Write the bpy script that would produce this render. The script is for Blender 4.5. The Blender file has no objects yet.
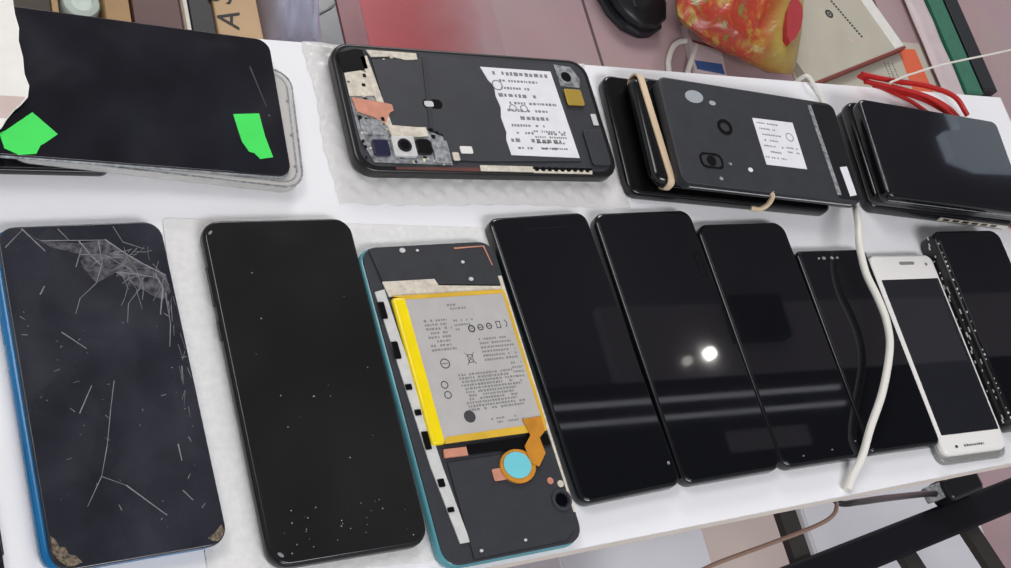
import bpy, bmesh, math, random
from mathutils import Vector, Matrix
R = math.radians
sc = bpy.context.scene
COL = sc.collection
MM = 0.001
random.seed(7)

# ------------------------------------------------------------------ materials
def lin(c):
    def f(v):
        v /= 255.0
        return v / 12.92 if v <= 0.04045 else ((v + 0.055) / 1.055) ** 2.4
    return (f(c[0]), f(c[1]), f(c[2]), 1.0)

def mat(name, rgb, rough=0.5, metal=0.0, var=0.0, vscale=60.0, bump=0.0, bscale=200.0, spec=0.5, alpha=1.0, rvar=0.0, rscale=25.0):
    m = bpy.data.materials.new(name); m.use_nodes = True
    nt = m.node_tree; N = nt.nodes; L = nt.links
    p = N['Principled BSDF']
    c = lin(rgb)
    p.inputs['Base Color'].default_value = c
    p.inputs['Roughness'].default_value = rough
    p.inputs['Metallic'].default_value = metal
    p.inputs['Specular IOR Level'].default_value = spec
    p.inputs['Alpha'].default_value = alpha
    tc = N.new('ShaderNodeTexCoord')
    if var > 0:
        n = N.new('ShaderNodeTexNoise'); n.inputs['Scale'].default_value = vscale; n.inputs['Detail'].default_value = 5
        L.new(tc.outputs['Object'], n.inputs['Vector'])
        r = N.new('ShaderNodeValToRGB')
        r.color_ramp.elements[0].position = 0.3; r.color_ramp.elements[1].position = 0.7
        r.color_ramp.elements[0].color = tuple(v * (1 - var) for v in c[:3]) + (1,)
        r.color_ramp.elements[1].color = tuple(min(1, v * (1 + var)) for v in c[:3]) + (1,)
        L.new(n.outputs['Fac'], r.inputs['Fac']); L.new(r.outputs['Color'], p.inputs['Base Color'])
    if rvar > 0:
        n = N.new('ShaderNodeTexNoise'); n.inputs['Scale'].default_value = rscale; n.inputs['Detail'].default_value = 4
        n.inputs['Distortion'].default_value = 0.6
        L.new(tc.outputs['Object'], n.inputs['Vector'])
        mr = N.new('ShaderNodeMapRange')
        mr.inputs['From Min'].default_value = 0.35; mr.inputs['From Max'].default_value = 0.7
        mr.inputs['To Min'].default_value = max(0.02, rough - rvar); mr.inputs['To Max'].default_value = rough + rvar
        L.new(n.outputs['Fac'], mr.inputs['Value']); L.new(mr.outputs['Result'], p.inputs['Roughness'])
    if bump > 0:
        n = N.new('ShaderNodeTexNoise'); n.inputs['Scale'].default_value = bscale; n.inputs['Detail'].default_value = 4
        L.new(tc.outputs['Object'], n.inputs['Vector'])
        b = N.new('ShaderNodeBump'); b.inputs['Strength'].default_value = bump; b.inputs['Distance'].default_value = 0.001
        L.new(n.outputs['Fac'], b.inputs['Height']); L.new(b.outputs['Normal'], p.inputs['Normal'])
    return m

M = {}
M['board'] = mat('board_white', (236, 236, 238), 0.45, var=0.02, vscale=14, bump=0.15, bscale=90)
M['board_edge'] = mat('board_edge', (222, 214, 204), 0.6, var=0.05)
M['gap'] = mat('board_gap', (84, 78, 74), 0.8)
M['steel'] = mat('table_steel', (120, 120, 122), 0.4, 0.8)
M['foam'] = mat('packing_foam', (222, 221, 219), 0.6, var=0.05, vscale=260, bump=0.5, bscale=420)
M['glass'] = mat('black_glass', (17, 18, 22), 0.025, rvar=0.012, rscale=18)
M['smudged'] = mat('smudged_black_glass', (22, 23, 30), 0.16, var=0.5, vscale=28, rvar=0.1, rscale=22)
M['warmglass'] = mat('dull_black_glass', (27, 27, 27), 0.2, var=0.25, vscale=16, rvar=0.1, rscale=15)
M['dusty'] = mat('dusty_black_glass', (36, 38, 46), 0.3, var=0.3, vscale=45, rvar=0.12, rscale=30)
M['frame'] = mat('phone_frame_black', (18, 18, 20), 0.3, bump=0.05)
M['side'] = mat('glossy_side', (16, 17, 20), 0.16)
M['matte'] = mat('matte_black_plastic', (44, 46, 51), 0.55, var=0.12, vscale=120, bump=0.1, bscale=900)
M['matte2'] = mat('matte_charcoal_plate', (52, 54, 59), 0.5, var=0.1, vscale=80)
M['deep'] = mat('deep_black', (7, 7, 8), 0.3, spec=0.3)
M['blue'] = mat('blue_shell', (14, 104, 158), 0.22, var=0.15, vscale=30)
M['teal'] = mat('teal_shell', (86, 150, 162), 0.22, var=0.12, vscale=30)
M['crack'] = mat('crack_line', (126, 126, 130), 0.5)
M['shard'] = mat('shattered_glass', (70, 70, 74), 0.35, var=0.9, vscale=330, bump=0.6, bscale=300)
M['glue'] = mat('dried_glue', (104, 92, 76), 0.8, var=0.85, vscale=700, bump=0.6, bscale=900)
M['silver'] = mat('silver_metal', (206, 206, 204), 0.4, 0.1, var=0.1, vscale=200)
M['greyoval'] = mat('grey_window', (160, 166, 172), 0.5)
M['pinkfloor'] = mat('pinkish_floor_block', (196, 180, 173), 0.6, var=0.06, vscale=16)
M['shield'] = mat('shield_metal', (150, 153, 155), 0.38, 0.25, var=0.5, vscale=420)
M['cream'] = mat('cream_plate', (206, 198, 182), 0.5, var=0.18, vscale=300)
M['copper'] = mat('copper_foil', (206, 142, 118), 0.45, 0.15, var=0.12, vscale=200)
M['gold'] = mat('gold_contact', (190, 160, 70), 0.35, 0.4)
M['yellow'] = mat('yellow_tape', (240, 214, 10), 0.3, var=0.06)
M['amber'] = mat('amber_tape', (212, 172, 58), 0.3, var=0.12)
M['battery'] = mat('battery_grey', (178, 175, 172), 0.5, var=0.05, vscale=90)
M['ink'] = mat('dark_ink', (58, 58, 60), 0.7)
M['ink2'] = mat('pale_ink', (128, 126, 126), 0.7)
M['label'] = mat('white_label', (226, 226, 230), 0.55, var=0.05, vscale=120)
M['flex'] = mat('orange_flex', (196, 132, 44), 0.3, var=0.15, vscale=120)
M['tealdot'] = mat('teal_sensor', (110, 196, 206), 0.45, var=0.06)
M['lens'] = mat('lens_glass', (8, 8, 14), 0.05)
M['bluechip'] = mat('blue_black_chip', (28, 30, 58), 0.3)
M['green'] = mat('green_tape', (58, 224, 88), 0.5, var=0.04)
M['white_plastic'] = mat('white_plastic', (228, 226, 222), 0.25)
M['lcd'] = mat('grey_lcd', (34, 35, 40), 0.03, rvar=0.01)
M['case'] = mat('smoky_clear_case', (150, 150, 146), 0.15, alpha=0.55)
M['clear'] = mat('clear_case', (214, 212, 208), 0.15, alpha=0.6)
M['pearl'] = mat('pearl_back', (206, 202, 196), 0.3, var=0.05)
M['cable'] = mat('white_cable', (226, 223, 214), 0.4)
M['brown'] = mat('shaded_white_cable', (132, 106, 92), 0.5)
M['red'] = mat('red_cable', (186, 36, 34), 0.35)
M['band'] = mat('beige_rubber', (214, 190, 160), 0.6, var=0.08)
M['card'] = mat('white_card', (232, 230, 224), 0.6, var=0.04, vscale=90)
M['pinkband'] = mat('pink_print', (204, 184, 178), 0.6, var=0.05)
M['tan'] = mat('tan_board', (186, 150, 104), 0.65, var=0.15, vscale=22)
M['wood'] = mat('pale_wood', (208, 174, 132), 0.6, var=0.1, vscale=12)
M['maroon'] = mat('maroon_board', (92, 52, 46), 0.5, var=0.3, vscale=9)
M['blackbox'] = mat('dark_gap_block', (36, 34, 36), 0.55, var=0.1)
M['darkbrown'] = mat('dark_brown', (66, 54, 42), 0.6, var=0.3, vscale=20)
M['mint'] = mat('mint_plastic', (200, 214, 204), 0.4, var=0.15, vscale=40)
M['lavender'] = mat('lavender_film', (190, 192, 214), 0.35, var=0.1, vscale=25, bump=0.3, bscale=40)
M['greyfilm'] = mat('grey_film', (118, 122, 124), 0.25, var=0.18, vscale=18)
M['foldline'] = mat('fold_line', (78, 84, 86), 0.4)
M['darkred'] = mat('dark_red_film', (142, 84, 92), 0.35, var=0.15, vscale=22)
M['rubber'] = mat('shoe_rubber', (22, 24, 27), 0.35, var=0.1)
M['beige'] = mat('beige_paperboard', (190, 184, 168), 0.65, var=0.05, vscale=20)
M['rededge'] = mat('dark_red_edge', (132, 62, 54), 0.6)
M['orange'] = mat('orange_stripe', (226, 104, 66), 0.5)
M['pinkfilm'] = mat('pale_pink_film', (206, 190, 192), 0.4, var=0.06, vscale=30)
M['greenbar'] = mat('green_paint', (52, 114, 90), 0.4, var=0.1)
M['blackbar'] = mat('black_paint', (22, 24, 30), 0.45)
M['navy'] = mat('navy_black_metal', (8, 9, 17), 0.6, spec=0.25)
M['slat'] = mat('dark_strap', (44, 40, 38), 0.6, var=0.15)
M['carton'] = mat('white_carton', (206, 206, 212), 0.6, var=0.04, vscale=14)
M['blueprint'] = mat('blue_print', (62, 92, 146), 0.5)
M['ceiling'] = mat('ceiling_dark', (150, 150, 158), 0.8, var=0.35, vscale=1.6)
M['beam'] = mat('ceiling_panel', (206, 206, 212), 0.7, var=0.1, vscale=2)
M['dark_ceiling'] = mat('ceiling_dark_panel', (40, 40, 44), 0.8, var=0.2, vscale=2)

def emis(name, rgb, s):
    m = bpy.data.materials.new(name); m.use_nodes = True
    p = m.node_tree.nodes['Principled BSDF']
    p.inputs['Base Color'].default_value = lin(rgb)
    p.inputs['Emission Color'].default_value = lin(rgb); p.inputs['Emission Strength'].default_value = s
    return m
M['lamp'] = emis('lamp_glow', (255, 250, 240), 40)
M['railmat'] = emis('added_rail_glow', (240, 244, 255), 1.3)
M['panel'] = emis('added_panel_glow', (225, 240, 255), 1.2)
M['lamp2'] = emis('dim_lamp_glow', (255, 250, 240), 5)

def floor_mat():
    m = bpy.data.materials.new('pink_floor_tile'); m.use_nodes = True
    nt = m.node_tree; N = nt.nodes; L = nt.links; p = N['Principled BSDF']
    tc = N.new('ShaderNodeTexCoord'); mp = N.new('ShaderNodeMapping')
    mp.inputs['Location'].default_value = (-0.137, -0.40, 0)
    br = N.new('ShaderNodeTexBrick'); br.offset = 0.0
    br.inputs['Scale'].default_value = 1.0
    br.inputs['Brick Width'].default_value = 0.6; br.inputs['Row Height'].default_value = 0.6
    br.inputs['Mortar Size'].default_value = 0.0028; br.inputs['Mortar Smooth'].default_value = 0.2
    br.inputs['Color1'].default_value = lin((186, 158, 160)); br.inputs['Color2'].default_value = lin((182, 154, 157))
    br.inputs['Mortar'].default_value = lin((104, 82, 86))
    n = N.new('ShaderNodeTexNoise'); n.inputs['Scale'].default_value = 9; n.inputs['Detail'].default_value = 6
    mx = N.new('ShaderNodeMix'); mx.data_type = 'RGBA'; mx.blend_type = 'MULTIPLY'; mx.inputs['Factor'].default_value = 0.25
    L.new(tc.outputs['Object'], mp.inputs['Vector']); L.new(mp.outputs['Vector'], br.inputs['Vector'])
    L.new(tc.outputs['Object'], n.inputs['Vector'])
    L.new(br.outputs['Color'], mx.inputs['A']); L.new(n.outputs['Color'], mx.inputs['B'])
    L.new(mx.outputs['Result'], p.inputs['Base Color'])
    p.inputs['Roughness'].default_value = 0.35
    return m
M['floor'] = floor_mat()

def red_reflection():
    m = bpy.data.materials.new('red_reflection_film'); m.use_nodes = True
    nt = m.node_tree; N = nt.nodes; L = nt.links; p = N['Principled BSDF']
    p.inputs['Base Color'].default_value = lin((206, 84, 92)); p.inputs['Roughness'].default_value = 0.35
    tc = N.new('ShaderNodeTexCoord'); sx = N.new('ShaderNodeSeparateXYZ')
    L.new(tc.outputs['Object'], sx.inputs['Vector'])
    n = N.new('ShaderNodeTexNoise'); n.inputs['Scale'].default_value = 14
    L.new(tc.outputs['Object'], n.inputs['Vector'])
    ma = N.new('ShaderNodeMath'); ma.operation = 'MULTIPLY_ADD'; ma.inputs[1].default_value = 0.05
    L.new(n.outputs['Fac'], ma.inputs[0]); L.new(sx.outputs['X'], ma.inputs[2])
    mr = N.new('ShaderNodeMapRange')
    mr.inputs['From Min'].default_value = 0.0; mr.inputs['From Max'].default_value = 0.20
    mr.inputs['To Min'].default_value = 0.85; mr.inputs['To Max'].default_value = 0.03  # alpha fades along x, painting a soft red reflection over the tiles
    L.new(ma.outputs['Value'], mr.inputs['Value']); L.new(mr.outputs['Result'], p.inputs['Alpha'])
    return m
M['redreflection'] = red_reflection()

def chili_mat():
    m = bpy.data.materials.new('printed_snack_film'); m.use_nodes = True
    nt = m.node_tree; N = nt.nodes; L = nt.links; p = N['Principled BSDF']
    p.inputs['Roughness'].default_value = 0.3
    tc = N.new('ShaderNodeTexCoord')
    n0 = N.new('ShaderNodeTexNoise'); n0.inputs['Scale'].default_value = 34; n0.inputs['Detail'].default_value = 8; n0.inputs['Roughness'].default_value = 0.65; n0.inputs['Distortion'].default_value = 0.5
    mp = N.new('ShaderNodeMapping'); mp.inputs['Scale'].default_value = (1.0, 0.55, 1.0)
    L.new(tc.outputs['Object'], mp.inputs['Vector']); L.new(mp.outputs['Vector'], n0.inputs['Vector'])
    r = N.new('ShaderNodeValToRGB'); cr = r.color_ramp
    stops = [(0.34, (92, 118, 44)), (0.41, (140, 122, 50)), (0.44, (166, 74, 42)), (0.50, (176, 54, 42)), (0.56, (180, 88, 46)), (0.62, (178, 140, 60)), (0.72, (170, 148, 70))]
    while len(cr.elements) < len(stops): cr.elements.new(0.5)
    for e, (pos, c) in zip(cr.elements, stops): e.position = pos; e.color = lin(c)
    L.new(n0.outputs['Fac'], r.inputs['Fac'])
    # the golden side panel of the packet
    sx = N.new('ShaderNodeSeparateXYZ'); L.new(tc.outputs['Object'], sx.inputs['Vector'])
    mr = N.new('ShaderNodeMapRange'); mr.inputs['From Min'].default_value = 0.02; mr.inputs['From Max'].default_value = 0.05
    L.new(sx.outputs['X'], mr.inputs['Value'])
    n1 = N.new('ShaderNodeTexNoise'); n1.inputs['Scale'].default_value = 20; n1.inputs['Detail'].default_value = 3
    L.new(mp.outputs['Vector'], n1.inputs['Vector'])
    r1 = N.new('ShaderNodeValToRGB')
    r1.color_ramp.elements[0].position = 0.36; r1.color_ramp.elements[0].color = lin((156, 112, 42))
    r1.color_ramp.elements[1].position = 0.66; r1.color_ramp.elements[1].color = lin((180, 156, 82))
    L.new(n1.outputs['Fac'], r1.inputs['Fac'])
    mx = N.new('ShaderNodeMix'); mx.data_type = 'RGBA'
    L.new(mr.outputs['Result'], mx.inputs['Factor']); L.new(r.outputs['Color'], mx.inputs['A']); L.new(r1.outputs['Color'], mx.inputs['B'])
    L.new(mx.outputs['Result'], p.inputs['Base Color'])
    nb = N.new('ShaderNodeTexNoise'); nb.inputs['Scale'].default_value = 30; nb.inputs['Distortion'].default_value = 1.5
    L.new(tc.outputs['Object'], nb.inputs['Vector'])
    b = N.new('ShaderNodeBump'); b.inputs['Strength'].default_value = 0.5; b.inputs['Distance'].default_value = 0.004
    L.new(nb.outputs['Fac'], b.inputs['Height']); L.new(b.outputs['Normal'], p.inputs['Normal'])
    return m
M['chili'] = chili_mat()
M['chilipatch'] = mat('chili_print', (178, 46, 52), 0.35, var=0.1, vscale=40)
M['wrap'] = mat('bubble_film', (244, 242, 240), 0.22, alpha=0.45, bump=0.4, bscale=260)

# ------------------------------------------------------------------ mesh helpers (millimetres in, metres out)
def rr(w, h, r, n=6, cx=0, cy=0):
    r = max(0.01, min(r, w / 2 - 0.01, h / 2 - 0.01))
    pts = []
    for (sx, sy, a0) in ((1, 1, 0), (-1, 1, 90), (-1, -1, 180), (1, -1, 270)):
        for i in range(n + 1):
            a = R(a0 + 90 * i / n)
            pts.append((cx + sx * (w / 2 - r) + r * math.cos(a), cy + sy * (h / 2 - r) + r * math.sin(a)))
    return pts

def rings(bm, loops, cap=True):
    prev = None
    for lp in loops:
        vs = [bm.verts.new((x * MM, y * MM, z * MM)) for x, y, z in lp]
        if prev:
            k = len(vs)
            for i in range(k):
                bm.faces.new((prev[i], prev[(i + 1) % k], vs[(i + 1) % k], vs[i]))
        elif cap:
            bm.faces.new(list(reversed(vs)))
        prev = vs
    if cap: bm.faces.new(prev)

def slab(bm, w, h, t, r=8, z0=0, bev=1.0, cx=0, cy=0, bev_bottom=None, n=6):
    bb = bev if bev_bottom is None else bev_bottom
    prof = []
    for k in range(4):
        a = R(90 * k / 3); prof.append((bb * (1 - math.sin(a)), bb * (1 - math.cos(a))))
    for k in range(4):
        a = R(90 * k / 3); prof.append((bev * (1 - math.cos(a)), t - bev + bev * math.sin(a)))
    rings(bm, [[(x, y, z0 + z) for x, y in rr(w - 2 * i, h - 2 * i, r - i, n, cx, cy)] for i, z in prof])

def prism(bm, pts, z0, z1):
    a = 0
    for i in range(len(pts)):
        x0, y0 = pts[i]; x1, y1 = pts[(i + 1) % len(pts)]; a += x0 * y1 - x1 * y0
    if a < 0: pts = list(reversed(pts))
    rings(bm, [[(x, y, z0) for x, y in pts], [(x, y, z1) for x, y in pts]])

def box(bm, x0, x1, y0, y1, z0, z1):
    prism(bm, [(x0, y0), (x1, y0), (x1, y1), (x0, y1)], z0, z1)

def disc(bm, cx, cy, rx, z0, z1, ry=None, n=24, ang=0):
    ry = ry or rx; c, s = math.cos(R(ang)), math.sin(R(ang))
    pts = []
    for i in range(n):
        a = 2 * math.pi * i / n; x, y = rx * math.cos(a), ry * math.sin(a)
        pts.append((cx + c * x - s * y, cy + s * x + c * y))
    prism(bm, pts, z0, z1)

def annulus(bm, cx, cy, ro, ri, z0, z1, n=28):
    lo = []
    for rad, z in ((ro, z0), (ro, z1), (ri, z1), (ri, z0)):
        lo.append([(cx + rad * math.cos(2 * math.pi * i / n), cy + rad * math.sin(2 * math.pi * i / n), z) for i in range(n)])
    rings(bm, lo + [lo[0]], cap=False)

def line(bm, pts, w, z0, z1):
    for (x0, y0), (x1, y1) in zip(pts, pts[1:]):
        d = math.hypot(x1 - x0, y1 - y0) or 1; nx, ny = -(y1 - y0) / d * w / 2, (x1 - x0) / d * w / 2
        prism(bm, [(x0 - nx, y0 - ny), (x1 - nx * .6, y1 - ny * .6), (x1 + nx * .6, y1 + ny * .6), (x0 + nx, y0 + ny)], z0, z1)

def spline(pts, k=8):
    P = [Vector(p) for p in pts]; P = [2 * P[0] - P[1]] + P + [2 * P[-1] - P[-2]]
    out = []
    for i in range(1, len(P) - 2):
        for j in range(k):
            t = j / k; a, b, c, d = P[i - 1], P[i], P[i + 1], P[i + 2]
            out.append(0.5 * ((2 * b) + (c - a) * t + (2 * a - 5 * b + 4 * c - d) * t * t + (3 * b - a - 3 * c + d) * t ** 3))
    out.append(P[-2]); return out

def tube(bm, pts, r, n=12, k=8, flat=1.0):
    """pts in metres, r in mm"""
    C = spline(pts, k); prev = None; up = Vector((0, 0, 1))
    loops = []
    for i, c in enumerate(C):
        t = (C[min(i + 1, len(C) - 1)] - C[max(i - 1, 0)]).normalized()
        s = t.cross(up)
        s = s.normalized() if s.length > 1e-4 else Vector((1, 0, 0))
        u = s.cross(t)
        rr_ = r(i / (len(C) - 1)) if callable(r) else r
        loops.append([tuple((c / MM) + s * rr_ * math.cos(2 * math.pi * j / n) + u * rr_ * flat * math.sin(2 * math.pi * j / n)) for j in range(n)])
    rings(bm, loops)

def marks(bm, x0, x1, y, h, z, fill=0.75, seed=0, z1=None, gap=0.5):
    rnd = random.Random(seed); x = x0
    while x < x1:
        w = rnd.uniform(0.5, 1.1) * h
        if rnd.random() < fill: box(bm, x, min(x1, x + w), y - h * rnd.uniform(.35, .5), y + h * rnd.uniform(.35, .5), z, z + .05)
        x += w + gap * h * rnd.uniform(.5, 1.1)

def obj(name, bm, m, parent=None, loc=None, rot=None, smooth=True):
    bmesh.ops.recalc_face_normals(bm, faces=bm.faces)
    me = bpy.data.meshes.new(name); bm.to_mesh(me); bm.free()
    me.materials.append(M[m] if isinstance(m, str) else m)
    if smooth:
        me.polygons.foreach_set('use_smooth', [True] * len(me.polygons))
        me.set_sharp_from_angle(angle=R(32))
        big = [p for p in me.polygons if len(p.vertices) > 4]
        for p in big: p.use_smooth = False
        ek = {e.key: e for e in me.edges}
        for p in big:
            for k in p.edge_keys: ek[k].use_edge_sharp = True
    o = bpy.data.objects.new(name, me); COL.objects.link(o)
    if parent: o.parent = parent
    if loc: o.location = loc
    if rot: o.rotation_euler = rot
    return o

def B(fn, *a, **k):
    bm = bmesh.new(); fn(bm, *a, **k); return bm

def thing(name, label, cat, loc, rz=0, group=None, ry=0):
    o = bpy.data.objects.new(name, None); COL.objects.link(o); o.empty_display_size = 0.02
    o.location = loc; o.rotation_euler = (0, R(ry), R(rz))
    return tag(o, label, cat, group)

def tag(o, label, cat, group=None):
    o['label'] = label; o['category'] = cat
    if group: o['group'] = group
    return o

def struct(name, bm, m, **k):
    o = obj(name, bm, m, smooth=False, **k); o['kind'] = 'structure'; return o

def text_mesh(name, body, size, m, parent, loc, rz=0):
    cu = bpy.data.curves.new('t', 'FONT'); cu.body = body; cu.size = size; cu.extrude = 0.0004
    cu.align_x = 'CENTER'; cu.align_y = 'CENTER'
    t = bpy.data.objects.new('t', cu); COL.objects.link(t)
    dg = bpy.context.evaluated_depsgraph_get()
    me = bpy.data.meshes.new_from_object(t.evaluated_get(dg)); me.name = name
    bpy.data.objects.remove(t); bpy.data.curves.remove(cu)
    me.materials.clear(); me.materials.append(M[m])
    o = bpy.data.objects.new(name, me); COL.objects.link(o)
    o.parent = parent; o.location = loc; o.rotation_euler = (0, 0, R(rz))
    return o

# ------------------------------------------------------------------ setting
FZ = -0.72
struct('floor', B(box, -2600, 4200, -2200, 4200, FZ * 1000 - 40, FZ * 1000), 'floor')
struct('ceiling', B(box, -2600, 4200, -2200, 3600, 1620, 1660), 'ceiling')
struct('trim_1', B(box, 1250, 2700, 600, 770, 1595, 1619), 'beam')
bm = bmesh.new(); box(bm, 880, 1830, 549, 558, 1585, 1592); struct('trim_2', bm, 'railmat')  # unseen rails given a dim glow so the screens mirror two pale lines
bm = bmesh.new(); box(bm, 960, 1830, 511, 519, 1585, 1592); struct('trim_3', bm, 'railmat')
bm = bmesh.new(); disc(bm, 1497, 650, 13, 1580, 1594); struct('ceiling_lamp_1', bm, 'lamp')  # unseen ceiling lamp, mirrored as a bright spot in a front-row screen
bm = bmesh.new(); disc(bm, 1432, 636, 9, 1580, 1594); struct('ceiling_lamp_2', bm, 'lamp2')  # dimmer unseen lamp mirrored beside it
bm = bmesh.new(); box(bm, 1480, 1700, 430, 475, 1590, 1597.8); struct('trim_6', bm, 'beam')

struct('trim_7', B(box, 900, 2500, 330, 600, 1598, 1619.5), 'dark_ceiling')
struct('trim_8', B(box, 1575, 1720, 672, 775, 1560, 1594), 'dark_ceiling')
struct('added_glow_panel', B(prism, [(2470, 1150), (2560, 1120), (2800, 1120), (2800, 1420), (2540, 1420), (2540, 1240), (2470, 1230)], 1590, 1619), 'panel')  # unseen glowing panel added and shaped for the top stacked phone to mirror
# display table
t = thing('display_table', 'long white display table top carrying both rows of phones', 'table', (0, 0, 0))
edge = [(-560, -96), (481, -45), (481, 216), (-560, 217)]
obj('tabletop', B(prism, edge, -2.2, 0), 'board', t, smooth=False)
def inset(pts, d):
    cx = sum(p[0] for p in pts) / 4; cy = sum(p[1] for p in pts) / 4
    return [(x - math.copysign(d, x - cx), y - math.copysign(d, y - cy)) for x, y in pts]
obj('spacer', B(prism, inset(edge, 1.2), -3.4, -2.2), 'gap', t, smooth=False)
obj('base_panel', B(prism, inset(edge, -0.2), -13, -3.4), 'board_edge', t, smooth=False)
for x in (-380, 360):
    bm = bmesh.new(); box(bm, x - 22, x + 22, 135, 200, -716, -13); box(bm, x - 60, x + 60, 115, 212, -719.6, -712)
    obj('pedestal', bm, 'steel', t, smooth=False)

# packing foam under the big black phone
bm = bmesh.new(); slab(bm, 175, 172, 0.5, 3, 0, 0.2, -62, 21); 
o = obj('foam_sheet', bm, 'foam', loc=(0, 0, 0.0002), rot=(0, 0, R(-1.5)))
tag(o, 'thin textured white foam sheet under the big plain black phone', 'packing sheet')
FOAM = 0.0008

# ------------------------------------------------------------------ front row phones
FR = 'phones in the front row'
def plain_phone(label, x, y, w, h, rz, t=8, r=9, glass='glass', z=0.0, group=FR, bev=1.8, name='smartphone', lip=1.4):
    p = thing(name, label, 'phone', (x, y, z), rz, group)
    obj('body', B(slab, w, h, t - 0.25, r, 0, bev), 'side', p)
    obj('screen', B(slab, w - 2 * lip, h - 2 * lip, 0.55, r - lip, t - 0.45, 0.3), glass, p)
    return p

# A: phone poking in at the corner
p = plain_phone('black phone poking in at the bottom left corner of the table', -0.2655, -0.066, 72, 150, 3.0)
obj('side_button', B(slab, 1.2, 12, 2, 0.5, 3, 0.3, 36.2, 30), 'frame', p)

# B: cracked phone
p = thing('cracked_smartphone', 'cracked black phone with bright blue sides and shattered top corner', 'phone', (-0.1820, 0.0272, 0), 3.0, FR)
obj('shell', B(slab, 73.5, 151.4, 6.6, 9, 0, 2.4, -1.8, 0.4), 'blue', p)['label'] = 'bright blue rear shell'
scr = obj('screen', B(slab, 71, 151.8, 2.2, 8, 6.4, 0.7), 'dusty', p)
bm = bmesh.new()
zone = [(-25, 73.5), (-17.6, 68.3), (-1, 66.3), (9.3, 67.7), (22.2, 55.8), (33.0, 48.8), (33.6, 40), (29.2, 36.5), (20.2, 42.7), (11.3, 51.2), (2, 46.7), (-2.5, 54.9), (-3.1, 61.4), (-13.9, 65)]
prism(bm, zone, 8.58, 8.66)
obj('shattered_patch', bm, 'shard', scr, smooth=False)['label'] = 'whitish shattered glass across the top'
bm = bmesh.new()
for pts, w in [([(9.3, 67.7), (18.3, 59.2), (24.9, 54), (33, 48.5)], .7), ([(-25.1, 74.9), (-20.4, 68.3), (-16.8, 63.4)], .6), ([(-2.2, 67.9), (2.4, 59.6), (6, 54.6)], .6),
               ([(-5.3, 55), (-1.2, 64.6)], .4), ([(6.4, 67.8), (6.2, 56.3), (2, 46.7)], .4), ([(28.5, 49), (30.4, 42.3), (26.9, 29.5)], .7), ([(31, 40), (30.5, 25), (28, 14)], .4),
               ([(-14.9, -12), (-7.9, -.2)], .5), ([(1.6, .9), (-2.1, -11.7), (-6.3, -27.4), (-10.7, -39.9), (-18.3, -51.6)], .35), ([(-16.2, 25), (-7.2, 16.5)], .5),
               ([(-1.6, -45.2), (12.4, -60.2)], .55), ([(-22.1, 43), (-19.7, 46.9)], .6), ([(20.9, -50.7), (24.3, -55.5)], .5), ([(22.9, -30.4), (23, -37.9)], .6), ([(-10.7, -40), (-1.6, -45.2)], .25),
               ([(-18, 68.5), (9, 67.4)], .4), ([(2, 46.7), (-6, 40), (-9, 33)], .3), ([(20.2, 42.7), (14, 36), (12, 27)], .3), ([(11.3, 51.2), (20, 50), (30, 47)], .4),
               ([(-3, 61), (8, 60), (18, 52)], .3), ([(-33, 66), (-25, 74)], .35), ([(-10, 74), (-6, 68)], .35), ([(14, 74), (17, 66), (26, 62)], .3)]:
    line(bm, pts, w, 8.58, 8.68)
rnd = random.Random(3)
for i in range(46):
    x, y = rnd.uniform(-32, 33), rnd.uniform(-72, 40); a = rnd.uniform(0, 6.28); l = rnd.choice([.5, .6, .8, 2.5])
    line(bm, [(x, y), (x + l * math.cos(a), y + l * math.sin(a))], rnd.uniform(.15, .4), 8.58, 8.63)
rnd = random.Random(17)
for i in range(34):
    a = rnd.uniform(math.pi * .95, math.pi * 1.75); x, y = 24 + rnd.uniform(-14, 8), 54 + rnd.uniform(-8, 10); l = rnd.uniform(4, 15)
    q = [(x, y)]
    for k in range(3):
        a += rnd.uniform(-.35, .35); x, y = q[-1][0] + l / 3 * math.cos(a), q[-1][1] + l / 3 * math.sin(a)
        q.append((min(34.6, max(-34, x)), min(75, y)))
    line(bm, q, rnd.uniform(.12, .3), 8.58, 8.67)
for i in range(16):
    y = rnd.uniform(-20, 45); x = rnd.uniform(29, 34.4)
    line(bm, [(x, y), (min(34.8, x + rnd.uniform(-2, 1)), y - rnd.uniform(3, 10))], rnd.uniform(.12, .3), 8.58, 8.67)
o = obj('crack_lines', bm, 'crack', scr, smooth=False); o['label'] = 'pale cracks and scratches'; o['kind'] = 'stuff'
bm = bmesh.new(); prism(bm, [(27, -72.4), (30, -71), (31.5, -69.6), (33.9, -67.6), (34.4, -70.5), (33, -73), (31, -74.4), (29, -74)], 8.2, 8.7)
obj('glue_residue', bm, 'glue', p)['label'] = 'crusty tan glue at the lower right corner'
bm = bmesh.new(); prism(bm, [(-34.4, -61), (-32.6, -63), (-31.8, -66), (-29.4, -66.6), (-28.6, -69.6), (-26.2, -70.6), (-24.0, -73.6), (-27.5, -74.6), (-30, -74.2), (-33, -71), (-34.4, -68)], 8.2, 8.75)
obj('glue_residue', bm, 'glue', p)['label'] = 'crusty tan glue at the lower left corner'
obj('side_button', B(slab, 1.0, 13, 1.8, .4, 3, .3, -38.4, 30), 'blue', p)

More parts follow.
